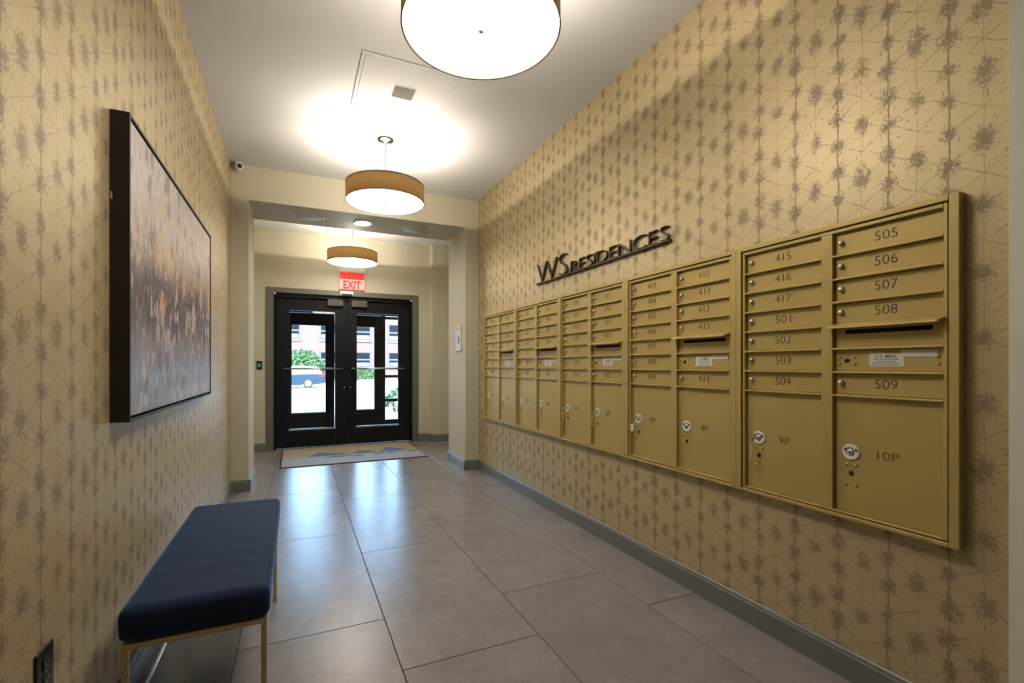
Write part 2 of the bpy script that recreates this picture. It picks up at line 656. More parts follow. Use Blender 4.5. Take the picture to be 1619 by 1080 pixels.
CX0, CX1, CZ = -0.268, 1.664, 2.192        # door opening
we = MB().box(XL - TH, FX0, YW, YW + 0.16, 0, CEIL).box(FX1, 2.64, YW, YW + 0.16, 0, CEIL).box(FX0, FX1, YW, YW + 0.16, FZ, CEIL)
struct('wall_entry', we, 'cream', 'cream wall around the black entrance doors')
struct('wall_entry_pier', MB().box(1.945, 2.5, 6.95, YW, 0, CEIL), 'cream', 'cream pier in the corner right of the entrance doors')

# floor: grout bed with single tiles
floor = struct('floor', MB().box(XL - TH, 2.64, YB - TH, 7.30, -0.08, -0.003), 'grout', 'grey floor laid in large rectangular tiles')
PX, PY, GW = 0.608, 1.232, 0.0020
def tile_piece(x0, x1, y0, y1):
    MB().bbox(x0 + GW, x1 - GW, y0 + GW, y1 - GW, -0.010, 0.0, 0.0012, 1).build('tile', 'tile', floor)
xs = [-0.832, -0.224, 0.384, 0.987, 1.603, 2.211, 2.819]
for i, xa in enumerate(xs[:-1]):
    xb = xs[i + 1]
    y_off = 2.20 if i % 2 == 1 else 1.80      # column with left edge -0.224 is odd index 1
    k0 = math.floor((YB - y_off) / PY)
    for k in range(k0, 6):
        ya, yb = y_off + k * PY, y_off + (k + 1) * PY
        ya, yb = max(ya, YB), min(yb, 7.24)
        a, b = max(xa, XL), min(xb, 2.5)
        if yb - ya < 0.02 or b - a < 0.02: continue
        if a > XR:                                # right of the lobby: only in the entry
            ya = max(ya, YBB)
        if yb - ya < 0.02: continue
        if b > XR and ya < YE:                    # split where the lobby wall ends
            if min(yb, YE) > ya: tile_piece(a, XR, ya, min(yb, YE))
            if yb > YE: tile_piece(a, b, YE, yb)
            continue
        tile_piece(a, b, ya, yb)

# baseboards: profile with a stepped cap
def baseboard(name, p0, p1, nrm, h=0.112, label=None):
    """p0->p1 along the wall at floor level; nrm points into the room"""
    p0, p1, n = Vector((*p0, 0)), Vector((*p1, 0)), Vector((*nrm, 0))
    prof = [(0.0005, 0.0005), (0.016, 0.0005), (0.016, h - 0.020), (0.013, h - 0.016), (0.013, h - 0.010), (0.010, h - 0.004), (0.006, h), (0.0005, h)]
    vs = [p0 + n * a + Vector((0, 0, b)) for a, b in prof] + [p1 + n * a + Vector((0, 0, b)) for a, b in prof]
    k = len(prof)
    fs = [tuple(range(k)), tuple(range(2 * k - 1, k - 1, -1))] + [(i, i + k, (i + 1) % k + k, (i + 1) % k) for i in range(k)]
    struct(name, MB().add(vs, fs), 'base', label)
baseboard('baseboard_right', (XR, 0.638), (XR, YE), (-1, 0), label='grey baseboard under the mailbox wall')
baseboard('baseboard_left', (XL, YB), (XL, YE), (1, 0), label='grey baseboard under the picture wall')
baseboard('baseboard_portal_right', (XR - 0.016, YE), (XJR - 0.016, YE), (0, -1))
baseboard('baseboard_portal_right_reveal', (XJR, YE - 0.016), (XJR, YBB), (-1, 0))
baseboard('baseboard_portal_left', (XL + 0.016, YE), (XJL + 0.016, YE), (0, -1))
baseboard('baseboard_portal_left_reveal', (XJL, YE - 0.016), (XJL, YBB), (1, 0))
baseboard('baseboard_entry_left', (XL + 0.0, YW), (FX0, YW), (0, -1), 0.12)
baseboard('baseboard_entry_right', (FX1, YW), (1.945 - 0.016, YW), (0, -1), 0.12)
baseboard('baseboard_pier_side', (1.945, YW - 0.016), (1.945, 6.95 - 0.016), (-1, 0), 0.12)
baseboard('baseboard_pier_front', (1.945, 6.95), (2.5, 6.95), (0, -1), 0.12)
baseboard('baseboard_return', (XR - 0.012, YB), (XR - 0.012, 0.638), (-1, 0))
# thin pale strip along the left baseboard
struct('trim_strip_left', MB().bbox(XL + 0.040, XL + 0.052, 1.2, 4.90, 0.0003, 0.006, 0.002), 'steel', 'thin pale strip on the floor beside the left baseboard')

# entrance casing (hollow metal frame) and threshold
cs = MB()
cs.bbox(FX0, CX0 - 0.012, YW - 0.012, YW + 0.10, 0, FZ, 0.004).bbox(CX1 + 0.012, FX1, YW - 0.012, YW + 0.10, 0, FZ, 0.004).bbox(CX0 - 0.012, CX1 + 0.012, YW - 0.012, YW + 0.10, CZ + 0.012, FZ, 0.004)
struct('trim_entrance_casing', cs, 'casing', 'grey painted casing around the black entrance doors')
cs = MB()
cs.box(CX0 - 0.0115, CX0 + 0.018, YD - 0.03, YD + 0.09, 0, CZ).box(CX1 - 0.018, CX1 + 0.0115, YD - 0.03, YD + 0.09, 0, CZ).box(CX0 + 0.018, CX1 - 0.018, YD - 0.03, YD + 0.09, CZ - 0.045, CZ + 0.0115)
cs.box(CX0 + 0.018, CX0 + 0.045, YD + 0.048, YD + 0.09, 0, CZ - 0.045).box(CX1 - 0.045, CX1 - 0.018, YD + 0.048, YD + 0.09, 0, CZ - 0.045).box(CX0 + 0.045, CX1 - 0.045, YD + 0.048, YD + 0.09, CZ - 0.08, CZ - 0.045)
struct('trim_entrance_jamb', cs, 'black', 'black inner jamb of the entrance doors')
struct('trim_threshold', MB().prism([(CX0 + 0.02, 0.0), (CX1 - 0.02, 0.0), (CX1 - 0.02, 0.012), (CX0 + 0.02, 0.012)], YD - 0.03, YD + 0.06), 'steel', 'bright metal threshold under the entrance doors')

# inner doors
MID = 0.703
def lite_door(name, x0, x1, gx0, gx1, gz0, gz1, y, zb, zt, label, closer=None, bar=True, th=0.045):
    d = thing(name, label, None, ((x0 + x1) / 2, y, 0), kind='structure')
    X = (x0 + x1) / 2
    MB().bbox(x0 - X, gx0 - X, 0, th, zb, zt, 0.003).build('stile', 'black', d)
    MB().bbox(gx1 - X, x1 - X, 0, th, zb, zt, 0.003).build('stile', 'black', d)
    MB().bbox(gx0 - X, gx1 - X, 0, th, zb, gz0, 0.003).build('bottom_rail', 'black', d)
    MB().bbox(gx0 - X, gx1 - X, 0, th, gz1, zt, 0.003).build('top_rail', 'black', d)
    g = MB().box(gx0 - X - 0.004, gx1 - X + 0.004, th * 0.5 - 0.003, th * 0.5 + 0.003, gz0 - 0.004, gz1 + 0.004).build('glass_pane', 'glass', d)
    b = 0.012
    mb = MB()
    for ya, yb in ((0.004, th * 0.5 - 0.0035), (th * 0.5 + 0.0035, th - 0.004)):
        mb.box(gx0 - X, gx0 - X + b, ya, yb, gz0 + b, gz1 - b).box(gx1 - X - b, gx1 - X, ya, yb, gz0 + b, gz1 - b)
        mb.box(gx0 - X, gx1 - X, ya, yb, gz1 - b, gz1)
    mb.build('glazing_bead', 'black', d)
    MB().prism([(gx0 - X, gz0), (gx1 - X, gz0), (gx1 - X, gz0 + 0.024), (gx0 - X, gz0 + 0.024)], 0.002, th * 0.5 - 0.0035).build('sill_bead', 'steel', d)['label'] = 'glazing strip below the pane, daylight on it painted as bright metal'  # pale steel stands in for daylight falling on the bead
    if bar:
        zc = 1.140
        pb = MB().tube([(gx0 - X - 0.075, -0.055, zc), (gx1 - X + 0.085, -0.055, zc)], 0.013, 12)
        p = pb.build('push_bar', 'steel', d)
        for xx in (gx0 - X - 0.06, gx1 - X + 0.07):
            MB().bbox(xx - 0.012, xx + 0.012, -0.06, -0.0005, zc - 0.016, zc + 0.016, 0.003).build('bar_bracket', 'black', p)
        MB().lathe([(0, -0.006), (0.009, -0.006), (0.010, 0), (0, 0)], 16, 'y', (gx1 - X + 0.12 if closer == 'right' else gx0 - X - 0.08, 0, 0.86)).build('lock_cylinder', 'steel', d)
    if closer:
        ca, cb = (x1 - X - 0.275, x1 - X - 0.055) if closer == 'right' else (x0 - X + 0.055, x0 - X + 0.285)
        c = MB().bbox(ca, cb, -0.065, -0.0005, 2.055, 2.150, 0.005).build('door_closer', 'closer', d)
        s = 1 if closer == 'right' else -1
        MB().tube([((ca + cb) / 2, -0.03, 2.152), ((ca + cb) / 2 - s * 0.30, -0.055, 2.160)], 0.009, 8).build('closer_arm', 'black', c)
    return d
lite_door('door_1', CX0 + 0.021, MID - 0.001, -0.087, 0.546, 0.255, 1.985, YD, 0.016, CZ - 0.049, 'left black glazed leaf of the entrance doors', 'right')
lite_door('door_2', MID + 0.001, CX1 - 0.021, 0.833, 1.477, 0.255, 1.985, YD, 0.016, CZ - 0.049, 'right black glazed leaf of the entrance doors', 'left')

# outer vestibule and storefront
struct('floor_vestibule', MB().box(-0.95, 2.75, 7.3005, YO + 0.12, -0.08, -0.002), plain('vestibule_floor', (0.10, 0.10, 0.10), 0.35), 'dark floor of the outer vestibule')
struct('wall_vestibule_left', MB().box(-1.05, -0.95, 7.2805, YO + 0.2, 0, 3.1), 'vest')
struct('wall_vestibule_right', MB().box(2.75, 2.85, 7.2805, YO + 0.2, 0, 3.1), 'vest')
struct('ceiling_vestibule', MB().box(-1.05, 2.85, 7.3205, YO + 0.2, 3.1, 3.2), 'vest')
struct('wall_vestibule_back', MB().box(-1.05, FX0 - 0.02, 7.2805, 7.30, 0, 3.1).box(FX1 + 0.02, 2.85, 7.2805, 7.30, 0, 3.1).box(FX0 - 0.02, FX1 + 0.02, 7.2805, 7.30, FZ + 0.02, 3.1), 'vest')
lite_door('door_3', -0.205, 0.662, -0.072, 0.515, 0.315, 1.922, YO, 0.012, 2.13, 'left leaf of the outer black storefront doors beyond the glass', bar=False)
lite_door('door_4', 0.668, 1.510, 0.870, 1.392, 0.335, 1.922, YO, 0.012, 2.13, 'right leaf of the outer black storefront doors beyond the glass', bar=False)
sf = thing('window_1', 'black framed storefront around the outer doors', None, (0.65, YO, 0), kind='structure')
def sfbox(n, x0, x1, z0, z1, m='black', y0=0.0, y1=0.06):
    return MB().box(x0 - 0.65, x1 - 0.65, y0, y1, z0, z1).build(n, m, sf)
sfbox('mullion', 1.512, 1.585, 0, 2.135)
sfbox('mullion', -0.28, -0.207, 0, 2.135)
sfbox('mullion', 2.62, 2.749, 0, 2.135)
sfbox('mullion', -0.949, -0.88, 0, 2.135)
sfbox('header', -0.949, 2.749, 2.135, 2.235)
sfbox('head_rail', -0.949, 2.749, 2.95, 3.099)
for xm in (-0.28, 1.512): sfbox('transom_mullion', xm, xm + 0.073, 2.235, 2.95)
sfbox('transom_pane', -0.949, 2.749, 2.235, 2.95, 'glass', 0.027, 0.033)
sfbox('sidelight_pane', 1.585, 2.62, 0.14, 2.135, 'glass', 0.027, 0.033)
sfbox('sidelight_pane', -0.88, -0.28, 0.14, 2.135, 'glass', 0.027, 0.033)
for x0, x1 in ((1.585, 2.62), (-0.88, -0.28)):
    sfbox('bottom_rail', x0, x1, 0, 0.14)
    for zc in (0.514, 0.974, 2.095): sfbox('muntin', x0, x1, zc - 0.025, zc + 0.025, 'black', 0.008, 0.052)

# ------------------------------------------------------------------ outdoors
def slope_z(y): return -0.02 - 0.33 * min(1, max(0, (y - YO) / 22.0))
gb = MB()
gy = [YO + 0.12, 14, 20, 26, YO + 22.0, 40, 130]
vs = [(x, y, slope_z(y)) for y in gy for x in (-80, 90)]
gb.add(vs, [(2 * i, 2 * i + 1, 2 * i + 3, 2 * i + 2) for i in range(len(gy) - 1)])
vs2 = [(x, y, -1.0) for y in gy for x in (-80, 90)]
struct('ground', gb, 'concrete', 'sunlit pale concrete street outside the doors')
ZG = slope_z(60)

# brick building across the street
bld = thing('brick_building', 'pink red brick building across the street behind the car', 'building', (6, 50, ZG))
MB().box(-30, 34, 0.0, 8, 0, 8.9).build('facade', 'brick', bld)
def far_window(xc, z0, w, h):
    x = xc - 6
    w_ = MB().box(x - w / 2, x + w / 2, -0.06, -0.0005, z0 - ZG, z0 - ZG + h).build('window', 'farframe', bld)
    hh = h / 2
    for k in (0, 1):
        MB().box(x - w / 2 + 0.09, x + w / 2 - 0.09, -0.075, -0.0605, z0 - ZG + k * hh + 0.09, z0 - ZG + (k + 1) * hh - 0.06).build('pane', 'farglass', w_)
    MB().box(x - w / 2 + 0.12, x + w / 2 - 0.12, -0.085, -0.0755, z0 - ZG + 0.12, z0 - ZG + hh * 0.62).build('blind', 'blind', w_)
    MB().box(x - w / 2 - 0.12, x + w / 2 + 0.12, -0.14, -0.0605, z0 - ZG - 0.16, z0 - ZG - 0.002).build('sill', 'lintel', w_)
    MB().box(x - w / 2 - 0.1, x + w / 2 + 0.1, -0.10, -0.0605, z0 - ZG + h + 0.002, z0 - ZG + h + 0.28).build('lintel', 'lintel', w_)
for k in range(-3, 6):
    xc = -0.35 + k * 3.42
    far_window(xc, 3.75, 1.55, 1.75)
    far_window(xc, 0.95, 1.55, 1.55)

# hedge behind the car
def leaf_blob(name, parent, cx, cy, cz, rx, ry, rz, n, size):
    vs, fs = [], []
    rnd = random.Random(hash((name, n)) % 1000)
    for i in range(n):
        a, b = rnd.uniform(0, 2 * PI), math.acos(rnd.uniform(-0.35, 1))
        k = rnd.uniform(0.72, 1.06)
        p = Vector((cx + rx * k * math.sin(b) * math.cos(a), cy + ry * k * math.sin(b) * math.sin(a), cz + rz * k * math.cos(b)))
        u = Vector((rnd.gauss(0, 1), rnd.gauss(0, 1), rnd.gauss(0, 1))).normalized()
        v = u.cross(Vector((rnd.gauss(0, 1), rnd.gauss(0, 1), rnd.gauss(0, 1)))).normalized()
        s = size * rnd.uniform(0.6, 1.3)
        o = len(vs)
        vs += [p - u * s, p + v * s * 0.45, p + u * s, p - v * s * 0.45]
        fs.append((o, o + 1, o + 2, o + 3))
    return MB().add(vs, fs).build(name, 'leaf', parent)
def bush(name, label, x, y, z, rx, ry, h, n, size):
    b = thing(name, label, 'bush', (x, y, z))
    f = leaf_blob('foliage', b, 0, 0, h * 0.35, rx, ry, h * 0.65, n, size)
    f['kind'] = 'stuff'
    mb = MB()
    for k in range(5):
        a = k * 1.26
        mb.tube([(0.1 * math.cos(a), 0.1 * math.sin(a), 0), (rx * 0.4 * math.cos(a), ry * 0.4 * math.sin(a), h * 0.6)], 0.03, 6)
    mb.build('stems', 'stem', b)
    return b
bush('round_hedge', 'large round green bush behind the parked car', 0.55, 41.5, ZG, 1.75, 1.3, 2.75, 2600, 0.16)
bush('low_hedge', 'low pale green hedge along the brick building', 5.2, 45, ZG, 2.4, 0.9, 1.25, 1600, 0.14)
bush('entrance_shrub', 'small shrub outside the narrow side window', 2.55, 12.6, slope_z(12.6), 0.45, 0.4, 0.62, 260, 0.09)

# parked car, tail to the right
car = thing('parked_car', 'dark blue parked car seen through the left door pane', 'car', (0.78, 33.9, ZG))
# local: x back(+) .. front(-); rear wheel at x=0; near side y=-0.85
low = [(1.02, 0.34), (1.06, 0.55), (1.04, 0.80), (0.98, 0.93), (-3.35, 0.90), (-3.50, 0.70), (-3.52, 0.40), (-3.40, 0.22), (-2.95, 0.20)]
def arch(cx, r, n=9): return [(cx + r * math.cos(PI - PI * (i / (n - 1))) * -1 * -1, 0.20 + r * math.sin(PI * i / (n - 1))) for i in range(n)]
low += [(-2.62 + 0.36 * math.cos(t), 0.24 + 0.36 * math.sin(t)) for t in [PI - PI * i / 8 for i in range(9)]]
low += [(-2.2, 0.20), (-0.40, 0.20)]
low += [(0.0 + 0.36 * math.cos(t), 0.24 + 0.36 * math.sin(t)) for t in [PI - PI * i / 8 for i in range(9)]]
low += [(0.42, 0.24), (0.9, 0.30)]
MB().prism(low, -0.85, 0.85).build('body', 'carpaint', car)
MB().prism([(0.98, 0.56), (0.98, 0.66), (-3.4, 0.66), (-3.4, 0.56)], -0.868, -0.8505).build('side_moulding', 'carpaint', car)
# greenhouse as a tapered loft
gh0 = [(0.93, 0.93), (0.60, 1.40), (0.35, 1.47), (-1.35, 1.47), (-1.65, 1.38), (-2.35, 0.91)]
mb = MB()
n = len(gh0)
vs = []
for (x, z) in gh0:
    k = 0.84 - 0.20 * (z - 0.9) / 0.57
    vs += [(x, -k, z), (x, k, z)]
fs = [(2 * i, 2 * i + 1, 2 * ((i + 1) % n) + 1, 2 * ((i + 1) % n)) for i in range(n)]
fs += [tuple(2 * i for i in range(n)), tuple(2 * i + 1 for i in reversed(range(n)))]
mb.add(vs, fs)
mb.build('cabin', 'cabinglare', car)
for xa, xb, xc_, xd in ((0.72, 0.50, -0.15, -0.10), (-0.22, -0.22, -1.0, -1.0), (-1.08, -1.08, -1.62, -2.0)):
    k0, k1 = 0.846, 0.676
    pts = [(xa, -k0 - 0.004, 0.97), (xb, -k1 - 0.012, 1.39), (xc_, -k1 - 0.012, 1.39), (xd, -k0 - 0.004, 0.97)]
    pts2 = [(a, b + 0.02, c) for a, b, c in pts]
    MB().add(pts + pts2, [(0, 1, 2, 3), (7, 6, 5, 4), (0, 4, 5, 1), (1, 5, 6, 2), (2, 6, 7, 3), (3, 7, 4, 0)]).build('side_window', 'glassglare', car)
for xw in (0, -2.62):
    for yw in (-0.80, 0.80):
        w = MB().lathe([(0.19, -0.10), (0.29, -0.10), (0.315, -0.07), (0.315, 0.07), (0.29, 0.10), (0.19, 0.10)], 24, 'y', (xw, yw, 0.315)).build('wheel', 'tyre', car)
        MB().lathe([(0, -0.085), (0.06, -0.09), (0.17, -0.075), (0.20, -0.095), (0.205, 0.0), (0, 0.0)], 20, 'y', (xw, yw, 0.315)).build('hub', 'hub', w)
MB().bbox(0.70, 1.02, -0.862, -0.70, 0.76, 0.95, 0.03).build('tail_light', 'taillight', car)
MB().bbox(0.90, 1.10, -0.80, 0.80, 0.36, 0.56, 0.04).build('bumper', 'carpaint', car)

# ------------------------------------------------------------------ pendants
def make_pendant(label, loc):
    t = thing('drum_pendant', label, 'pendant light', loc, 0, 'drum pendant lights down the lobby')
    r, zb, zt = 0.318, 2.545 - CEIL, 2.683 - CEIL
    MB().lathe([(0, -0.0005), (0.070, -0.0005), (0.072, -0.010), (0.058, -0.024), (0.020, -0.030), (0.012, -0.040), (0, -0.040)], 40).build('canopy', 'chrome', t)
    MB().lathe([(0.008, -0.038), (0.008, zb + 0.01)], 16).build('rod', 'rod', t)
    for k in range(3):
        a = k * 2 * PI / 3 + 0.5
        MB().tube([(0.05 * math.cos(a), 0.05 * math.sin(a), -0.025), ((r - 0.004) * math.cos(a), (r - 0.004) * math.sin(a), zt)], 0.0011, 5).build('cable', 'steel', t)
    MB().lathe([(r, zb), (r, zt), (r - 0.003, zt), (r - 0.003, zb), (r, zb)], 96).build('shade', 'shade', t)
    rim = MB()
    for z in (zb - 0.003, zt - 0.003):
        rim.lathe([(r + 0.0015, z), (r + 0.0015, z + 0.008), (r - 0.0045, z + 0.008), (r - 0.0045, z), (r + 0.0015, z)], 96)
    rim.build('rim', plain('shade_trim', (0.16, 0.12, 0.07), 0.6), t)
    d = MB().lathe([(0, zb + 0.004), (r - 0.006, zb + 0.004), (r - 0.006, zb + 0.009), (0, zb + 0.009)], 64).build('diffuser', 'diffuser', t)
    MB().lathe([(0, zb - 0.008), (0.011, zb - 0.006), (0.013, zb + 0.0035), (0, zb + 0.0035)], 20).build('finial', 'vent', t)
    for k in range(3):
        a = k * 2 * PI / 3 + 0.1
        b = MB().lathe([(0, -0.008), (0.005, -0.0065), (0.0075, -0.003), (0.008, 0), (0.0075, 0.003), (0.005, 0.0065), (0, 0.008)], 16, 'z', (0.06 * math.cos(a), 0.06 * math.sin(a), zt - 0.010)).build('bulb', 'bulb', t)
        MB().lathe([(0.007, zt - 0.075), (0.007, zt - 0.017)], 12, 'z', (0.06 * math.cos(a), 0.06 * math.sin(a), 0)).build('socket', 'white', b)
    return t
make_pendant('large round linen drum pendant light cut off at the top of the picture', (0.688, 1.735, CEIL))
p2 = make_pendant('round linen drum pendant light hanging in the lobby before the dropped beam', (0.688, 3.90, CEIL))
p3 = make_pendant('smallest linen drum pendant light, in front of the exit sign', (0.695, 6.37, CEIL))

# downlight and speakers in the beam
dl = thing('recessed_downlight', 'lit round downlight in the middle of the beam soffit', 'downlight', (0.685, 5.25, ZB))
MB().lathe([(0.080, -0.001), (0.105, -0.001), (0.103, -0.006), (0.082, -0.004), (0.080, -0.001)], 40).build('trim_ring', 'white', dl)
MB().lathe([(0, -0.001), (0.0798, -0.001), (0.0798, -0.003), (0, -0.003)], 32).build('lens', 'down', dl)
for lab, xx in (('grey round ceiling speaker in the soffit on the left of the downlight', 0.128), ('grey round ceiling speaker in the soffit on the right of the downlight', 1.242)):
    s = thing('ceiling_speaker', lab, 'speaker', (xx, 5.25, ZB), 0, 'speakers in the beam soffit')
    MB().lathe([(0.138, -0.001), (0.158, -0.001), (0.156, -0.007), (0.140, -0.008), (0.138, -0.001)], 40).build('trim_ring', plain('speaker_ring', (0.5, 0.48, 0.45), 0.5), s)
    MB().lathe([(0, -0.006), (0.137, -0.006), (0.137, -0.001), (0, -0.001)], 40).build('grille', 'grille', s)

# ceiling access panel with vent
ap = thing('ceiling_access_panel', 'white square access panel with a small vent in the ceiling', 'ceiling panel', (0.68, 3.17, CEIL))
a = 0.315
mb = MB()
for (x0, x1, y0, y1) in ((-a, a, -a, -a + 0.022), (-a, a, a - 0.022, a), (-a, -a + 0.022, -a + 0.022, a - 0.022), (a - 0.022, a, -a + 0.022, a - 0.022)):
    mb.bbox(x0, x1, y0, y1, -0.007, -0.0004, 0.003)
mb.build('panel_frame', 'ceiling', ap)
MB().bbox(-a + 0.025, a - 0.025, -a + 0.025, a - 0.025, -0.004, -0.0004, 0.001).build('panel', 'ceiling', ap)
vg = MB().box(-0.068, 0.075, -0.07, 0.075, -0.0055, -0.0042).build('vent_grille', 'vent', ap)
for k in range(7):
    y = -0.058 + k * 0.020
    MB().add([(-0.066, y, -0.0056), (0.073, y, -0.0056), (0.073, y + 0.012, -0.011), (-0.066, y + 0.012, -0.011), (-0.066, y + 0.002, -0.0056), (0.073, y + 0.002, -0.0056), (0.073, y + 0.0125, -0.0095), (-0.066, y + 0.0125, -0.0095)],
             [(0, 1, 2, 3), (7, 6, 5, 4), (0, 4, 5, 1), (1, 5, 6, 2), (2, 6, 7, 3), (3, 7, 4, 0)]).build('slat', 'vent', vg)

# ------------------------------------------------------------------ mailboxes
UW, UZ, UH = 0.797, 0.613, 1.124
NUM = [  # nearest first
    (['415', '416', '417', '501', '502', '503', '504'], ['505', '506', '507', '508', '509'], '9P', '10P'),
    (['403', '404', '405', '406', '407', '408', '409'], ['410', '411', '412', '413', '414'], '7P', '8P'),
    (['308', '309', '310', '311', '312', '313', '314'], ['315', '316', '317', '401', '402'], '5P', '6P'),
    (['213', '214', '215', '216', '217', '301', '302'], ['303', '304', '305', '306', '307'], '3P', '4P'),
    (['201', '202', '203', '204', '205', '206', '207'], ['208', '209', '210', '211', '212'], '1P', '2P'),
]
COLS = ((0.418, 0.756), (0.042, 0.376))        # (near y, far y) of the left column and the right column
CELL_T, CELL_B, PITCH = 1.087, 0.024, 0.0890
PAR_T = CELL_T - 7 * PITCH                      # top of the parcel cell
XD, XRAIL, XTRIM = -0.010, -0.027, -0.034       # door face, rail face, outer trim face
shared = {}

def frame_mesh():
    mb = MB()
    b = 0.0025
    # outer trim ring
    mb.bbox(XTRIM, -0.0006, 0, 0.026, 0, UH, b).bbox(XTRIM, -0.0006, UW - 0.026, UW, 0, UH, b)
    mb.bbox(XTRIM, -0.0006, 0.026, UW - 0.026, 0, 0.014, b).bbox(XTRIM, -0.0006, 0.026, UW - 0.026, UH - 0.020, UH, b)
    # back plate
    mb.box(-0.006, -0.0006, 0.026, UW - 0.026, 0.014, UH - 0.020)
    # inner frame strips
    mb.bbox(XRAIL, -0.006, 0.031, 0.042, 0.018, UH - 0.024, 0.002).bbox(XRAIL, -0.006, UW - 0.041, UW - 0.030, 0.018, UH - 0.024, 0.002)
    mb.bbox(XRAIL, -0.006, 0.042, UW - 0.041, 0.0175, CELL_B, 0.002).bbox(XRAIL, -0.006, 0.042, UW - 0.041, CELL_T, UH - 0.024, 0.002)
    mb.bbox(XRAIL, -0.006, 0.376, 0.418, CELL_B, CELL_T, 0.002)
    for ya, yb in COLS:
        for k in range(1, 8):
            z = CELL_T - k * PITCH
            mb.bbox(XRAIL - 0.001, -0.006, ya, yb, z - 0.0038, z + 0.0038, 0.0015)
    return mb.mesh('frame')
FRAME = frame_mesh()
DOOR = MB().bbox(XD, -0.0062, -0.167, 0.167, -PITCH / 2 + 0.0055, PITCH / 2 - 0.0055, 0.001, 1).mesh('door')
PDOOR = MB().bbox(XD, -0.0062, -0.167, 0.167, 0, PAR_T - CELL_B - 0.006, 0.001, 1).mesh('parcel_door')
LOCK = MB().lathe([(0, XD - 0.013), (0.0075, XD - 0.013), (0.0088, XD - 0.011), (0.0095, XD - 0.003), (0.011, XD - 0.0004), (0, XD - 0.0004)], 18, 'x').mesh('lock')
RING = MB().lathe([(0.0135, XD - 0.0004), (0.0135, XD - 0.004), (0.028, XD - 0.004), (0.030, XD - 0.0025), (0.030, XD - 0.0004)], 32, 'x').mesh('lock_ring')
CORE = MB().lathe([(0, XD - 0.009), (0.009, XD - 0.009), (0.013, XD - 0.006), (0.0134, XD - 0.0004), (0, XD - 0.0004)], 20, 'x').mesh('lock_core')
KEYWAY = MB().box(XD - 0.0102, XD - 0.0091, -0.0016, 0.0016, -0.005, 0.005).mesh('keyway')
HOLE = MB().lathe([(0, XD - 0.0018), (0.0085, XD - 0.0018), (0.0095, XD - 0.0004), (0, XD - 0.0004)], 18, 'x').mesh('master_lock')
RIVET = MB().lathe([(0, XD - 0.0045), (0.004, XD - 0.0040), (0.0058, XD - 0.0015), (0.0058, XD - 0.0004), (0, XD - 0.0004)], 12, 'x').mesh('rivet')
RINGDOT = MB().box(XD - 0.0046, XD - 0.0041, -0.004, 0.004, -0.0045, 0.0045).mesh('ring_mark')

def number(body, parent, loc, h=0.034, w=None):
    if body not in shared:
        me, _ = text_mesh(body, h, w, 0.0006, -0.012)
        me.transform(TO_RIGHT_WALL)
        me.name = 'number'
        shared[body] = me
    o = obj('number', shared[body], 'engrave', parent, loc)
    o['label'] = 'engraved ' + body
    return o

st_text = None
US_ME, _ = text_mesh('U.S. MAIL', 0.012, 0.066, 0.0004, 0.004)
US_ME.transform(TO_RIGHT_WALL)
lines = MB()
for k, (w, n) in enumerate(((0.078, 26), (0.066, 20), (0.086, 30), (0.080, 26))):
    z = -0.004 - k * 0.0062
    x = -w / 2
    rnd = random.Random(k)
    while x < w / 2 - 0.004:
        l = rnd.uniform(0.003, 0.009)
        lines.box(-0.0002, 0.0002, -x - l, -x, z - 0.0009, z + 0.0009)
        x += l + 0.0016
LINES = lines.mesh('small_print')

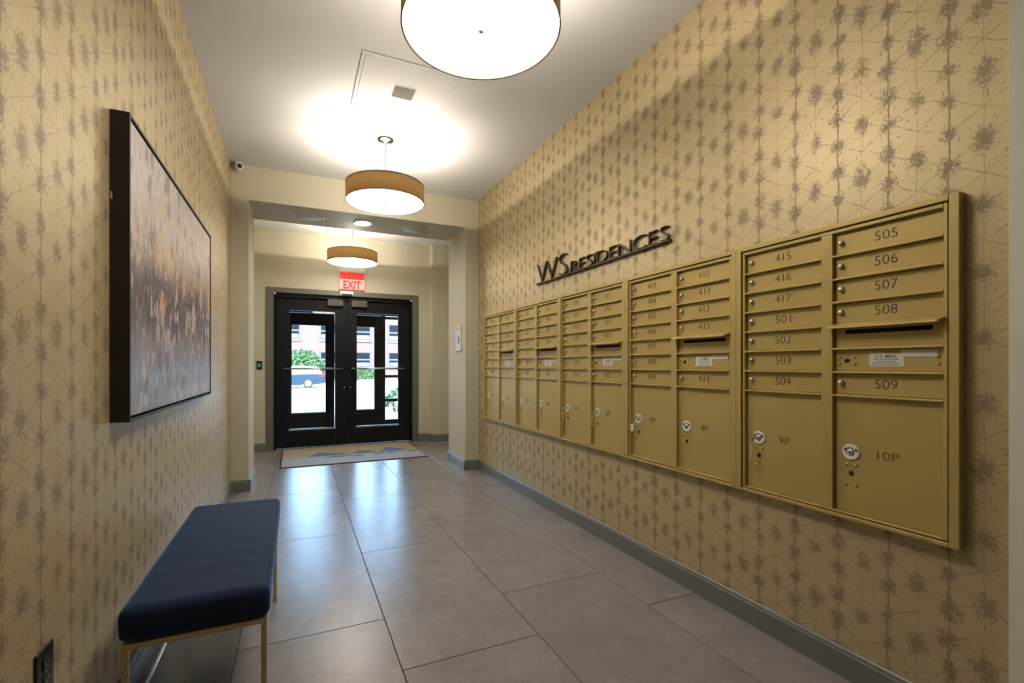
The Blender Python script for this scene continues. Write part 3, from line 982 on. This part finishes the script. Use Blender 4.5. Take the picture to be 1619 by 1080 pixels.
UNIT_LABEL = [
    'gold mailbox unit nearest the viewer, with doors 415 to 509',
    'gold mailbox unit with doors 403 to 414, second from the viewer',
    'gold mailbox unit with doors 308 to 402, middle of the five',
    'gold mailbox unit with doors 213 to 307, second from the portal',
    'gold mailbox unit farthest away, next to the cream portal',
]
for u in range(5):
    y0 = 0.739 + u * UW
    t = thing('mailbox_unit', UNIT_LABEL[u], 'mailbox', (XR, y0, UZ), 0, 'row of gold mailbox units on the right wall')
    # keep every unit 0.3 mm off its neighbour
    fr = obj('frame', FRAME, 'gold', t, (0, 0.00015, 0))
    left, right, pl, pr = NUM[u]
    for c, (ya, yb) in enumerate(COLS):
        yc = (ya + yb) / 2
        rows = left if c == 0 else [right[0], right[1], right[2], right[3], None, None, right[4]]
        for k, num in enumerate(rows):
            zc = CELL_T - (k + 0.5) * PITCH
            if num:
                d = obj('door', DOOR, 'gold', t, (0, yc, zc))
                obj('lock', LOCK, 'silver', d, (0, 0.143, 0.005))
                number(num, d, (XD - 0.0006, -0.002, 0.003), 0.033, 0.069)
            elif k == 4:      # outgoing mail slot with hood
                z0, z1 = zc - PITCH / 2 + 0.0055, zc + PITCH / 2 - 0.0055
                s0, s1, sa, sb = z1 - 0.028, z1 - 0.012, ya + 0.033, yb - 0.035
                pz = MB()
                pz.box(XD, -0.0062, ya + 0.002, yb - 0.002, z0, s0).box(XD, -0.0062, ya + 0.002, yb - 0.002, s1, z1)
                pz.box(XD, -0.0062, ya + 0.002, sa, s0, s1).box(XD, -0.0062, sb, yb - 0.002, s0, s1)
                pl_ = pz.build('slot_plate', 'gold', t)
                MB().box(-0.0075, -0.0064, sa, sb, s0, s1).build('slot', 'hole_shade', pl_)  # dark sheet painted as the shade inside the opening
                hz = z1 - 0.003
                prof = [(XRAIL - 0.0015, hz + 0.014), (XRAIL - 0.030, hz + 0.004), (XRAIL - 0.031, hz - 0.003), (XRAIL - 0.0015, hz + 0.004)]
                ha, hb = ya - 0.006, yb + 0.014
                n_ = len(prof)
                vs = [(x, ha + (0.010 if i in (1, 2) else 0), z) for i, (x, z) in enumerate(prof)] + [(x, hb - (0.010 if i in (1, 2) else 0), z) for i, (x, z) in enumerate(prof)]
                fs = [tuple(range(n_)), tuple(range(2 * n_ - 1, n_ - 1, -1))] + [(i, i + n_, (i + 1) % n_ + n_, (i + 1) % n_) for i in range(n_)]
                MB().add(vs, fs).build('slot_hood', 'gold', pl_)
            else:              # label row
                d = obj('label_panel', DOOR, 'gold', t, (0, yc, zc))
                for yy in (0.150, 0.098, -0.147):
                    for zz in (0.013, -0.013): obj('rivet', RIVET, 'gold', d, (0, yy, zz))
                obj('master_lock', HOLE, 'darkmetal', d, (0, 0.125, 0.0))
                st = MB().box(XD - 0.0012, XD - 0.0004, -0.054, 0.050, -0.024, 0.024).build('sticker', 'sticker', d, (0, 0, 0.002))
                MB().box(XD - 0.0016, XD - 0.0004, -0.148 + 0.002, -0.046, 0.012, 0.036).build('sticker', 'sticker', d)
                obj('printed_words', US_ME, 'ink', d, (XD - 0.0014, -0.002, 0.013))
                obj('small_print', LINES, 'ink', d, (XD - 0.0014, -0.002, 0.006))
        # parcel locker
        d = obj('parcel_door', PDOOR, 'gold', t, (0, yc, CELL_B + 0.001))
        lz = 0.251 - CELL_B
        ly = 0.110
        obj('lock_ring', RING, 'sticker', d, (0, ly, lz))
        obj('lock_core', CORE, 'silver', d, (0, ly, lz))
        obj('keyway', KEYWAY, 'hole_shade', d, (0, ly, lz))
        for sgn in (-1, 1): obj('ring_mark', RINGDOT, 'ink', d, (0, ly + sgn * 0.019, lz + 0.009))
        obj('master_lock', HOLE, 'darkmetal', d, (0, ly, lz - 0.079))
        for yy in (0.016, -0.016):
            for zz in (-0.047, -0.121): obj('rivet', RIVET, 'gold', d, (0, ly + yy, lz + zz))
        pn = pl if c == 0 else pr
        number(pn, d, (XD - 0.0006, -0.008, lz + 0.004), 0.030, 0.048 if len(pn) == 2 else 0.066)
        # keys left hanging in some parcel locks
        if pn in ('5P', '6P', '7P', '9P'):
            word = {'5P': 'brass', '6P': 'brass', '7P': 'white', '9P': 'brass'}[pn]
            kt = thing('parcel_key', 'parcel key with a %s tag hanging in the %s locker lock' % (word, pn), 'key', (XR + XD - 0.0102, y0 + yc + ly, UZ + CELL_B + lz + 0.001))
            MB().box(-0.020, -0.0006, -0.0012, 0.0012, -0.003, 0.003).build('blade', 'silver', kt)
            MB().lathe([(0, -0.0015), (0.010, -0.0015), (0.011, 0), (0.010, 0.0015), (0, 0.0015)], 16, 'y', (-0.028, 0, 0)).build('bow', 'silver', kt)
            ring = [(-0.030 + 0.0, 0.010 * math.sin(a), -0.018 + 0.014 * math.cos(a)) for a in [2 * PI * i / 14 for i in range(15)]]
            MB().tube(ring, 0.0012, 6).build('split_ring', 'silver', kt)
            if word == 'white':
                MB().bbox(-0.034, -0.029, -0.004, 0.022, -0.075, -0.030, 0.002).build('tag', 'sticker', kt)
            else:
                MB().bbox(-0.033, -0.030, 0.002, 0.014, -0.092, -0.030, 0.001).build('tag', plain('brass_tag', (0.62, 0.50, 0.26), 0.35, 0.5), kt)

# ------------------------------------------------------------------ raised sign
sg = thing('wall_sign', 'raised dark metal letters on a bar above the mailboxes', 'sign', (XR, 3.523, 1.884))
MB().bbox(-0.024, -0.0006, -1.552, 0, 0, 0.013, 0.002).build('base_bar', 'darkmetal', sg)
def letters(word, y_start, y_end, h):
    ms = []
    for ch in word:
        me, w = text_mesh(ch, h * (1.04 if ch in 'SCD' and ch != 'D' else 1.0), None, 0.020, -0.026)
        ms.append([me, w, ch])
    gap = 0.16 * h
    tot = sum(m[1] for m in ms) + gap * (len(ms) - 1)
    k = (y_start - y_end) / tot
    y = y_start
    for me, w, ch in ms:
        me.transform(Matrix.Diagonal((k, 1, 1, 1)))
        me.transform(TO_RIGHT_WALL)
        me.materials.append(M['darkmetal'])
        me.materials.append(M['bronze'])
        for p in me.polygons:
            p.material_index = 0 if p.normal.x < -0.5 else 1
        o = obj('letter', me, None, sg, (-0.0112, y - w * k / 2, 0.0135 + h / 2 + (0.02 * h if ch in 'SC' else 0)))
        o['label'] = 'letter ' + ch
        y -= (w + gap) * k
letters('WS', -0.004, -0.487, 0.160)
letters('RESIDENCES', -0.540, -1.545, 0.079)

# ------------------------------------------------------------------ picture
pc = thing('framed_painting', 'large abstract painting in a deep black floater frame on the left wall', 'painting', (XL, 1.885, 1.004))
PWD, PHT, PD = 1.605, 1.026, 0.054
ft = 0.010
MB().bbox(0.0006, PD, 0, ft, 0, PHT, 0.0012).build('frame_side', 'frame', pc)
MB().bbox(0.0006, PD, PWD - ft, PWD, 0, PHT, 0.0012).build('frame_side', 'frame', pc)
MB().bbox(0.0006, PD, ft, PWD - ft, 0, ft, 0.0012).build('frame_bottom', 'frame', pc)
MB().bbox(0.0006, PD, ft, PWD - ft, PHT - ft, PHT, 0.0012).build('frame_top', 'frame', pc)
MB().box(0.0008, 0.008, ft, PWD - ft, ft, PHT - ft).build('backing', 'frame', pc)
MB().bbox(0.0085, PD - 0.004, ft + 0.008, PWD - ft - 0.008, ft + 0.008, PHT - ft - 0.008, 0.002).build('canvas', 'paint', pc)
MB().bbox(0.003, 0.008, -0.0035, -0.0004, PHT - 0.295, PHT - 0.27, 0.001).build('hanger_clip', 'silver', pc)

# ------------------------------------------------------------------ bench
bx0, bx1, by0, by1 = -0.478, -0.080, 1.690, 2.795
bn = thing('upholstered_bench', 'dark blue velvet bench with slim brass legs along the left wall', 'bench', ((bx0 + bx1) / 2, (by0 + by1) / 2, 0))
BW, BL = (bx1 - bx0), (by1 - by0)
def roundbox(sx, sy, sz, r, nx, ny, nz):
    vs, fs = [], []
    def face(fn, a, b):
        o = len(vs)
        for i in range(a + 1):
            for j in range(b + 1):
                vs.append(fn(2 * i / a - 1, 2 * j / b - 1))
        for i in range(a):
            for j in range(b):
                p = o + i * (b + 1) + j
                fs.append((p, p + b + 1, p + b + 2, p + 1))
    def rp(x, y, z):
        p = Vector((x * sx / 2, y * sy / 2, z * sz / 2))
        q = Vector((max(-sx / 2 + r, min(sx / 2 - r, p.x)), max(-sy / 2 + r, min(sy / 2 - r, p.y)), max(-sz / 2 + r, min(sz / 2 - r, p.z))))
        d = p - q
        if d.length > 1e-9: p = q + d.normalized() * r
        # crown and soft wrinkles
        cr = max(0, 1 - x * x) * max(0, 1 - y * y)
        if z > 0.4:
            p.z += 0.010 * cr + 0.0022 * mnoise.noise(Vector((p.x * 5, p.y * 14, 0))) * (1 - max(abs(x), abs(y)) ** 6)
        if abs(x) > 0.9: p.x += 0.005 * math.copysign(1, x) * max(0, 1 - z * z) + 0.002 * mnoise.noise(Vector((3, p.y * 9, p.z * 8)))
        if abs(y) > 0.97: p.y += 0.004 * math.copysign(1, y) * max(0, 1 - z * z)
        return p
    sp = lambda t: math.copysign(1 - (1 - abs(t)) ** 1.35, t)
    for s in (-1, 1):
        face(lambda a, b, s=s: rp(sp(a), sp(b), s), nx, ny)
        face(lambda a, b, s=s: rp(s, sp(a), b), ny, nz)
        face(lambda a, b, s=s: rp(sp(a), s, b), nx, nz)
    return vs, fs
vs, fs = roundbox(BW, BL, 0.107, 0.024, 30, 70, 16)
bm = bmesh.new()
bv = [bm.verts.new(v) for v in vs]
for f in fs:
    bm.faces.new([bv[i] for i in f])
bmesh.ops.remove_doubles(bm, verts=bm.verts, dist=1e-4)
bmesh.ops.recalc_face_normals(bm, faces=bm.faces)
me = bpy.data.meshes.new('cushion')
bm.to_mesh(me)
bm.free()
me.polygons.foreach_set('use_smooth', [True] * len(me.polygons))
obj('cushion', me, 'velvet', bn, (0, 0, 0.4175))
lw = 0.017
zt = 0.3635
fx, fy0, fy1 = BW / 2 - 0.006, -BL / 2 + 0.004, BL / 2 - 0.20
fr = MB()
fr.bbox(-fx, fx, fy0, fy0 + lw, zt - lw, zt, 0.001).bbox(-fx, fx, fy1 - lw, fy1, zt - lw, zt, 0.001)
fr.bbox(-fx, -fx + lw, fy0 + lw, fy1 - lw, zt - lw, zt, 0.001).bbox(fx - lw, fx, fy0 + lw, fy1 - lw, zt - lw, zt, 0.001)
fr.build('seat_frame', 'brass', bn)
for sx in (-1, 1):
    for yy in (fy0, fy1 - lw):
        xa = -fx if sx < 0 else fx - lw
        MB().bbox(xa, xa + lw, yy, yy + lw, 0.0005, zt - lw - 0.0002, 0.001).build('leg', 'brass', bn)

# ------------------------------------------------------------------ small fittings
# outlet on the left wall
ol = thing('wall_outlet', 'black electrical outlet low on the left wall near the bench', 'outlet', (XL, 1.449, 0.459))
MB().bbox(0.0006, 0.007, -0.041, 0.041, -0.058, 0.058, 0.003).build('cover_plate', 'blackplastic', ol)
for zc in (0.020, -0.020):
    s = MB().bbox(0.0072, 0.0095, -0.017, 0.017, zc - 0.014, zc + 0.014, 0.004).build('socket', 'blackplastic', ol)
    for yy in (-0.006, 0.006): MB().box(0.0097, 0.0102, yy - 0.0012, yy + 0.0012, zc - 0.001, zc + 0.008).build('slot', 'silverdot', s)
    MB().lathe([(0, 0.0102), (0.0022, 0.0102), (0.0022, 0.0097), (0, 0.0097)], 10, 'x', (0, 0, zc - 0.007)).build('ground_hole', 'silverdot', s)
MB().lathe([(0, 0.0085), (0.003, 0.008), (0.003, 0.0072), (0, 0.0072)], 10, 'x').build('screw', 'silverdot', ol)

# exit-request button left of the doors
gp = thing('exit_button', 'small black wall plate with a green button left of the entrance doors', 'button plate', (-0.452, YW, 1.190))
MB().bbox(-0.036, 0.036, -0.010, -0.0006, -0.058, 0.058, 0.003).build('plate', 'blackplastic', gp)
MB().bbox(-0.020, 0.020, -0.016, -0.0102, -0.024, 0.024, 0.003).build('button', 'green', gp)

# call station on the right reveal
cp = thing('wall_call_station', 'slim white wall station with grey pads on the right portal reveal', 'wall station', (XJR, 5.155, 1.505))
MB().bbox(-0.016, -0.0006, -0.085, 0.085, -0.150, 0.150, 0.004).build('housing', 'white', cp)
MB().bbox(-0.021, -0.0162, -0.058, 0.058, 0.095, 0.135, 0.003).build('strobe_lens', 'grille', cp)
MB().lathe([(0, -0.024), (0.055, -0.024), (0.062, -0.0162), (0, -0.0162)], 28, 'x', (0, 0, 0.0)).build('speaker_pad', 'steel', cp)
MB().bbox(-0.019, -0.0162, -0.055, 0.055, -0.120, -0.085, 0.002).build('label_strip', 'sticker', cp)

# exit sign above the doors
es = thing('exit_sign', 'red lit exit sign above the entrance doors', 'exit sign', (0.765, YW, 2.29))
MB().bbox(-0.180, 0.180, -0.075, -0.0006, 0.262, 0.330, 0.004).build('housing', 'white', es)
pn_ = MB().bbox(-0.176, 0.176, -0.046, -0.036, 0.012, 0.2615, 0.002).build('lit_panel', 'pinkpanel', es)
MB().box(-0.174, 0.174, -0.0485, -0.0462, 0.160, 0.258).build('red_band', 'red', es)
me, _ = text_mesh('EXIT', 0.118, 0.250, 0.003, 0.03)
me.transform(TO_ENTRY_WALL)
o = obj('lettering', me, 'red', es, (0.0, -0.0480, 0.080))
o['label'] = 'red letters EXIT'

# door sensor above the doors
ds = thing('door_sensor', 'small grey motion sensor on the door casing below the exit sign', 'sensor', (0.690, YW - 0.0125, 2.238))
MB().bbox(-0.092, 0.092, -0.045, -0.0006, -0.030, 0.030, 0.008).build('housing', 'white', ds)
MB().bbox(-0.080, 0.080, -0.052, -0.0452, -0.029, -0.004, 0.004).build('lens', 'blackplastic', ds)

# security camera
sc_ = thing('security_camera', 'small white security camera in the corner above the portal', 'camera', (XL + 0.065, 4.905, CEIL))
MB().lathe([(0, -0.0005), (0.034, -0.0005), (0.035, -0.012), (0.020, -0.018), (0, -0.018)], 24).build('mount', 'white', sc_)
bd = MB().lathe([(0, 0.052), (0.018, 0.050), (0.030, 0.038), (0.033, 0.015), (0.033, -0.045), (0.028, -0.052), (0, -0.052)], 24, 'y')
bd.v = [(x, y, z - 0.046) for x, y, z in bd.v]
b_ = bd.build('body', 'white', sc_)
b_.rotation_euler = (0, 0, R(22))
MB().lathe([(0, -0.060), (0.012, -0.058), (0.022, -0.0525), (0, -0.0525)], 20, 'y', (0, 0, -0.046)).build('lens', 'blackplastic', b_)

# entrance mat
em = thing('entrance_mat', 'tan and grey printed entrance mat in front of the doors', 'mat', (0.712, 6.475, 0))
MW, MD = 1.765, 1.24
MB().bbox(-MW / 2, MW / 2, -MD / 2, MD / 2, 0.0006, 0.006, 0.002).build('rubber_edge', 'mat_edge', em)
MB().bbox(-MW / 2 + 0.02, MW / 2 - 0.02, -MD / 2 + 0.02, MD / 2 - 0.02, 0.0062, 0.010, 0.001).build('pile', 'mat', em)
zz = 0.0102
MB().box(-MW / 2 + 0.021, MW / 2 - 0.021, -MD / 2 + 0.021, -0.06, zz, zz + 0.0006).build('printed_field', 'mat_pale', em)
def flat(poly, mat, name, z):
    n = len(poly)
    vs = [(x, y, z) for x, y in poly] + [(x, y, z + 0.0005) for x, y in poly]
    MB().add(vs, [tuple(range(n)), tuple(range(2 * n - 1, n - 1, -1))] + [(i, i + n, (i + 1) % n + n, (i + 1) % n) for i in range(n)]).build(name, mat, em)
flat([(-0.57, -0.08), (-0.42, 0.20), (-0.30, 0.10), (-0.20, 0.06), (-0.05, -0.02), (-0.20, -0.09)], 'mat_blue', 'printed_shape', zz + 0.001)
flat([(0.34, -0.06), (0.50, 0.26), (0.66, 0.05), (0.76, -0.03), (0.56, -0.10)], 'mat_blue', 'printed_shape', zz + 0.001)
flat([(-0.04, -0.04), (0.08, 0.12), (0.22, 0.08), (0.32, -0.05), (0.12, -0.09)], 'mat_blue', 'printed_shape', zz + 0.002)
for (xa, xb, ya, yb) in ((-0.36, -0.02, -0.22, -0.14), (-0.02, 0.10, -0.26, -0.18), (0.24, 0.40, -0.2, -0.12), (0.42, 0.52, -0.22, -0.12), (0.72, 0.84, -0.19, -0.10)):
    c_, d_ = (xa + xb) / 2, (ya + yb) / 2
    flat([(c_ + (xb - xa) / 2 * math.cos(t), d_ + (yb - ya) / 2 * math.sin(t)) for t in [2 * PI * i / 14 for i in range(14)]], 'mat_blue', 'printed_shape', zz + 0.001)
